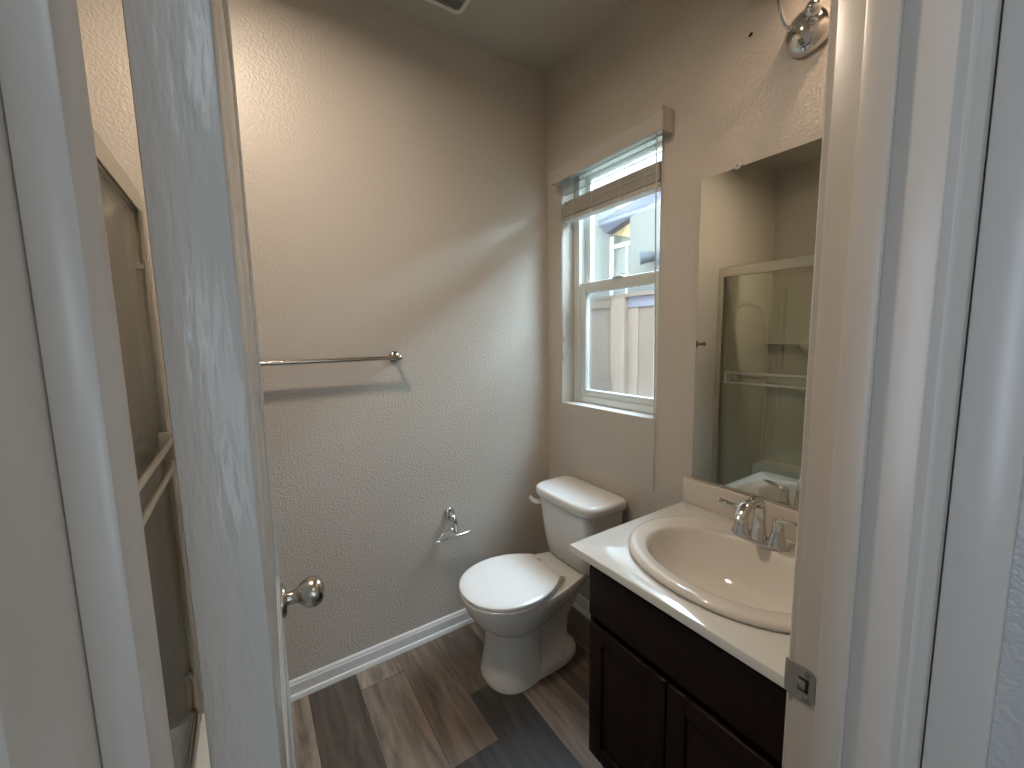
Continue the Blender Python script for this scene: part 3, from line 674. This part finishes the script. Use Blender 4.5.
# ------------------------------------------------------------------ towel bar and toilet paper holder
tb = thing('towel_bar', 'long satin nickel towel bar on the back wall', 'towel bar', (.3, YB, 1.36))
b = NB(); tube(b, [(.020, YB - .060, 1.360), (.547, YB - .060, 1.360)], .0085, 18); obj('bar', b, M['nickel'], tb, 50)
for x in (.026, .542):
    b = NB(); lathe(b, [(.0265, 0), (.0265, .004), (.023, .009), (.013, .014), (.0095, .030), (.0105, .048), (.0135, .056), (.0140, .064), (.011, .071), (.003, .074)], (x, YB + .0005, 1.360), (0, -1, 0), 32); obj('post', b, M['nickel'], tb, 50)
tp = thing('toilet_paper_holder', 'empty chrome toilet paper holder with an open wire arm on the wall', 'toilet paper holder', (.768, YB, .6))
b = NB(); lathe(b, [(.0265, 0), (.0265, .004), (.023, .009), (.013, .013)], (.768, YB + .0005, .600), (0, -1, 0), 32)
P = smoothpath([(.768, YB - .008, .600), (.768, YB - .034, .598), (.770, YB - .052, .585), (.772, YB - .056, .560), (.773, YB - .056, .530)], 6); tube(b, P, [.0105] * 8 + [.0125] * (len(P) - 8), 18); ball(b, P[-1], .0125, 16); obj('post', b, M['chrome'], tp, 60)
P = smoothpath([(.773, YB - .056, .540), (.745, YB - .058, .542), (.712, YB - .060, .534), (.684, YB - .062, .517), (.672, YB - .063, .508), (.680, YB - .063, .5035), (.73, YB - .062, .5035), (.80, YB - .060, .5045), (.838, YB - .059, .505)], 6)
b = NB(); tube(b, P, .0060, 14); lathe(b, [(.006, 0), (.0085, .003), (.0085, .009), (.004, .012)], (.836, YB - .059, .505), (1, 0, .3), 16); obj('arm', b, M['chrome'], tp, 60)

# ------------------------------------------------------------------ ceiling vent
VX1, VY1_ = .838, 1.622
cv = thing('exhaust_fan_grille', 'square ceiling exhaust fan grille near the back wall', 'vent', (.70, 1.48, H - .02))
def rrect(cx, cy, hx, hy, r, z, n=8):
    o = []
    for sx_, sy_, a in ((1, 1, 0), (-1, 1, PI / 2), (-1, -1, PI), (1, -1, 1.5 * PI)):
        for i in range(n + 1):
            t = a + PI / 2 * i / n; o.append((cx + sx_ * (hx - r) + r * math.cos(t), cy + sy_ * (hy - r) + r * math.sin(t), z))
    return o
vx, vy, hh = VX1 - .14, VY1_ - .14, .14
b = NB(); loft(b, [rrect(vx, vy, hh, hh, .03, H), rrect(vx, vy, hh, hh, .03, H - .010), rrect(vx, vy, hh - .006, hh - .006, .026, H - .017), rrect(vx, vy, hh - .016, hh - .016, .02, H - .018), rrect(vx, vy, hh - .020, hh - .020, .018, H - .012)], True, False); obj('grille_frame', b, M['white'], cv, 40)
b = NB(); loft(b, [rrect(vx, vy, hh - .019, hh - .019, .018, H - .0125), rrect(vx, vy, hh - .019, hh - .019, .018, H - .0105)])
obj('grille_backing', b, M['mesh'], cv, 0)
b = NB()
for i in range(15):
    y = vy - .105 + .015 * i; bx(b, vx - .118, vx + .118, y - .003, y + .003, H - .016, H - .0118)
obj('grille_louvre', b, M['mesh'], cv, 0)

# ------------------------------------------------------------------ window blind, drawn up
bl = thing('window_blind', 'raised off-white slatted blind with a valance at the top of the window', 'blind', (XR, 1.36, 2.18))
vy0, vy1 = 1.010, 1.650
b = NB()
extr(b, [(XR - .066, 2.172), (XR - .060, 2.170), (XR - .055, 2.172), (XR - .055, 2.250), (XR - .062, 2.252), (XR - .068, 2.248), (XR - .070, 2.238), (XR - .066, 2.232), (XR - .066, 2.190)], vy0, vy1, 'y')
for y0 in (vy0, vy1 - .010): bx(b, XR - .060, XR - .0005, y0, y0 + .010, 2.172, 2.250, .001)
obj('valance', b, M['slat'], bl, 30)
b = NB(); bx(b, XR + .008, XR + .060, 1.066, 1.644, 2.222, 2.266, .002); obj('head_rail', b, M['vinyl'], bl, 30)
SXc = XR + .032; sy0, sy1 = 1.072, 1.640
def slat(z, tilt, name='slat'):
    t = NB(); 
    pr = [(-.025, -.0006), (-.012, .0008), (0, .0012), (.012, .0008), (.025, -.0006), (.025, -.0030), (.012, -.0016), (0, -.0012), (-.012, -.0016), (-.025, -.0030)]
    c, s = math.cos(tilt), math.sin(tilt)
    extr(t, [(SXc + p[0] * c - p[1] * s, z + p[0] * s + p[1] * c) for p in pr], sy0, sy1, 'y')
    return obj(name, t, M['slat'], bl, 40)
for k in range(20): slat(2.030 + .0036 * k + random.uniform(-.0004, .0004), random.uniform(-.02, .02))
for z in (2.142, 2.180): slat(z, math.radians(27))
b = NB(); bx(b, SXc - .025, SXc + .025, sy0, sy1, 2.003, 2.0235, .003); br = obj('bottom_rail', b, M['slat'], bl, 30)
for yy in (1.14, 1.27, 1.44, 1.57):
    b = NB()
    for xx in (SXc - .027, SXc + .027): tube(b, [(xx, yy, 2.000), (xx, yy + .002, 2.11), (xx, yy, 2.226)], .0011, 6)
    tube(b, [(SXc - .028, yy - .004, 2.0), (SXc - .031, yy + .006, 2.020), (SXc - .028, yy + .012, 2.0)], .0013, 6)
    obj('ladder_cord', b, M['cord'], bl, 60)
b = NB(); tube(b, [(XR - .040, 1.052, 2.175), (XR - .034, 1.056, 1.9), (XR - .014, 1.060, 1.30), (XR - .010, 1.060, .800)], .0026, 10); ball(b, (XR - .010, 1.060, .797), .0045, 12); obj('tilt_wand', b, M['clip'], bl, 60)
b = NB(); tube(b, [(XR + .012, 1.640, 2.2), (XR + .012, 1.6445, 1.8), (XR + .012, 1.6445, 1.43)], .0011, 6)
tube(b, [(XR + .007, 1.640, 2.2), (XR + .007, 1.6445, 1.8), (XR + .007, 1.6445, 1.33)], .0011, 6); lc = obj('lift_cord', b, M['cord'], bl, 60)
for xx, zz in ((XR + .012, 1.405), (XR + .007, 1.310)):
    b = NB(); lathe(b, [(.002, .034), (.0035, .030), (.0052, .004), (.0050, 0), (.002, -.001)], (xx, 1.6435, zz), (0, 0, 1), 14); obj('cord_tassel', b, M['slat'], lc, 50)

# ------------------------------------------------------------------ outside the window
tag(obj('side_yard_ground', box(XR + .15, 14, -8, 14, -.12, -.05), M['ground'], None, 0), 'gravel side yard between the two houses', 'ground', kind='structure')
fx = 3.2
fn = thing('wood_fence', 'tan board fence with rails outside the window', 'fence', (fx, 2.7, -.05))
y = 1.30; k = 0
while y < 5.2:
    wd = .086 if 3.07 < y < 3.12 else .172
    dk = wd < .1
    x0 = fx + .030 if dk else (fx if k % 2 == 0 else fx + .008)
    b = NB(); bx(b, x0, x0 + .018, y - (.02 if dk else 0), y + wd - .003 + (.02 if dk else 0), -.03, 1.80, .002); obj('fence_board', b, M['shaded'] if dk else M['fence'], fn, 0)  # narrow recessed board coloured dark as the shaded gap between boards
    y += wd; k += 1
b = NB(); bx(b, fx - .010, fx - .001, 1.3, 2.81, 1.70, 1.80, .002); obj('fence_trim', b, M['shaded'], fn, 0)  # strip coloured dark for the shade along the fence top
for z0, z1 in ((1.715, 1.80), (.86, .975), (.1, .19)):
    b = NB(); bx(b, fx - .038, fx - .001, 3.00, 5.2, z0, z1, .003); obj('fence_rail', b, M['fence'], fn, 0)
for yy in (2.898, 5.1):
    b = NB(); bx(b, fx - .05, fx - .002, yy - .09, yy + .09, -.05, 1.80, .003); obj('fence_post', b, M['fence'], fn, 0)
b = NB(); bx(b, fx - .045, fx + .05, 1.3, 5.2, 1.80, 1.835, .003); obj('fence_cap', b, M['fence'], fn, 0)

nh = thing('neighbouring_house', 'pale stucco house with a grey tiled roof beyond the fence', 'house', (6.2, 4.2, -.05))
obj('stucco_wall', bx(box(5.30, 9.0, 3.0, 5.10, -.05, 3.06), 5.30, 9.0, 5.10, 9.5, -.05, 3.58), M['stucco'], nh, 0)
b = NB(); extr(b, [(4.035, -.05), (4.035, 3.05), (3.586, 3.156), (-2.5, 4.56), (-2.5, -.05)], 4.62, 5.04, 'x'); obj('stucco_bay', b, M['stucco2'], nh, 0)
b = NB(); extr(b, [(5.085, 3.29), (5.06, 3.31), (4.64, 3.375), (3.93, 3.50), (-2.5, 5.0), (-2.5, 4.75), (3.92, 3.315), (4.42, 3.20), (4.905, 3.068), (4.93, 3.075), (5.04, 3.20)], 5.05, 5.20, 'x'); obj('roof', b, M['roof'], nh, 0)
b = NB(); extr(b, [(5.048, 3.116), (4.4, 2.91), (4.4, 3.29)], 5.20, 5.299, 'x'); obj('soffit', b, M['soffit'], nh, 0)
b = NB(); bx(b, 5.25, 5.302, 4.16, 4.93, 2.85, 2.915); bx(b, 5.25, 5.302, 4.925, 5.01, 1.2, 3.05); bx(b, 5.25, 5.302, 4.62, 4.66, 1.2, 2.851); wf = obj('window_surround', b, M['vinyl'], nh, 0)
obj('house_window', box(5.28, 5.302, 4.659, 4.926, 1.2, 2.851), M['stucco'], nh, 0)

fl = thing('floodlight', 'grey twin-head floodlight on the neighbouring house wall', 'floodlight', (4.6, 3.65, 2.44))
b = NB(); lathe(b, [(.065, 0), (.065, .02), (.05, .03)], (4.6203, 3.54, 2.46), (-1, 0, 0), 24); obj('mount', b, M['flood'], fl, 40)
for (yy, zz, d) in ((3.64, 2.43, (-.75, .8, -.10)), (3.38, 2.37, (-.7, -1, -.3))):
    dv = Vector(d).normalized(); c = Vector((4.47, yy, zz))
    b = NB(); tube(b, [(4.58, 3.54, 2.46), c - dv * .14], .028, 10); lathe(b, [(.035, -.13), (.062, -.10), (.073, 0), (.083, .05), (.083, .07), (.075, .07)], c, dv, 24); h_ = obj('lamp_head', b, M['flood'], fl, 40)
    b = NB(); lathe(b, [(.0745, .066), (.055, .075), (.01, .079)], c, dv, 24); obj('lens', b, M['lens'], h_, 40)
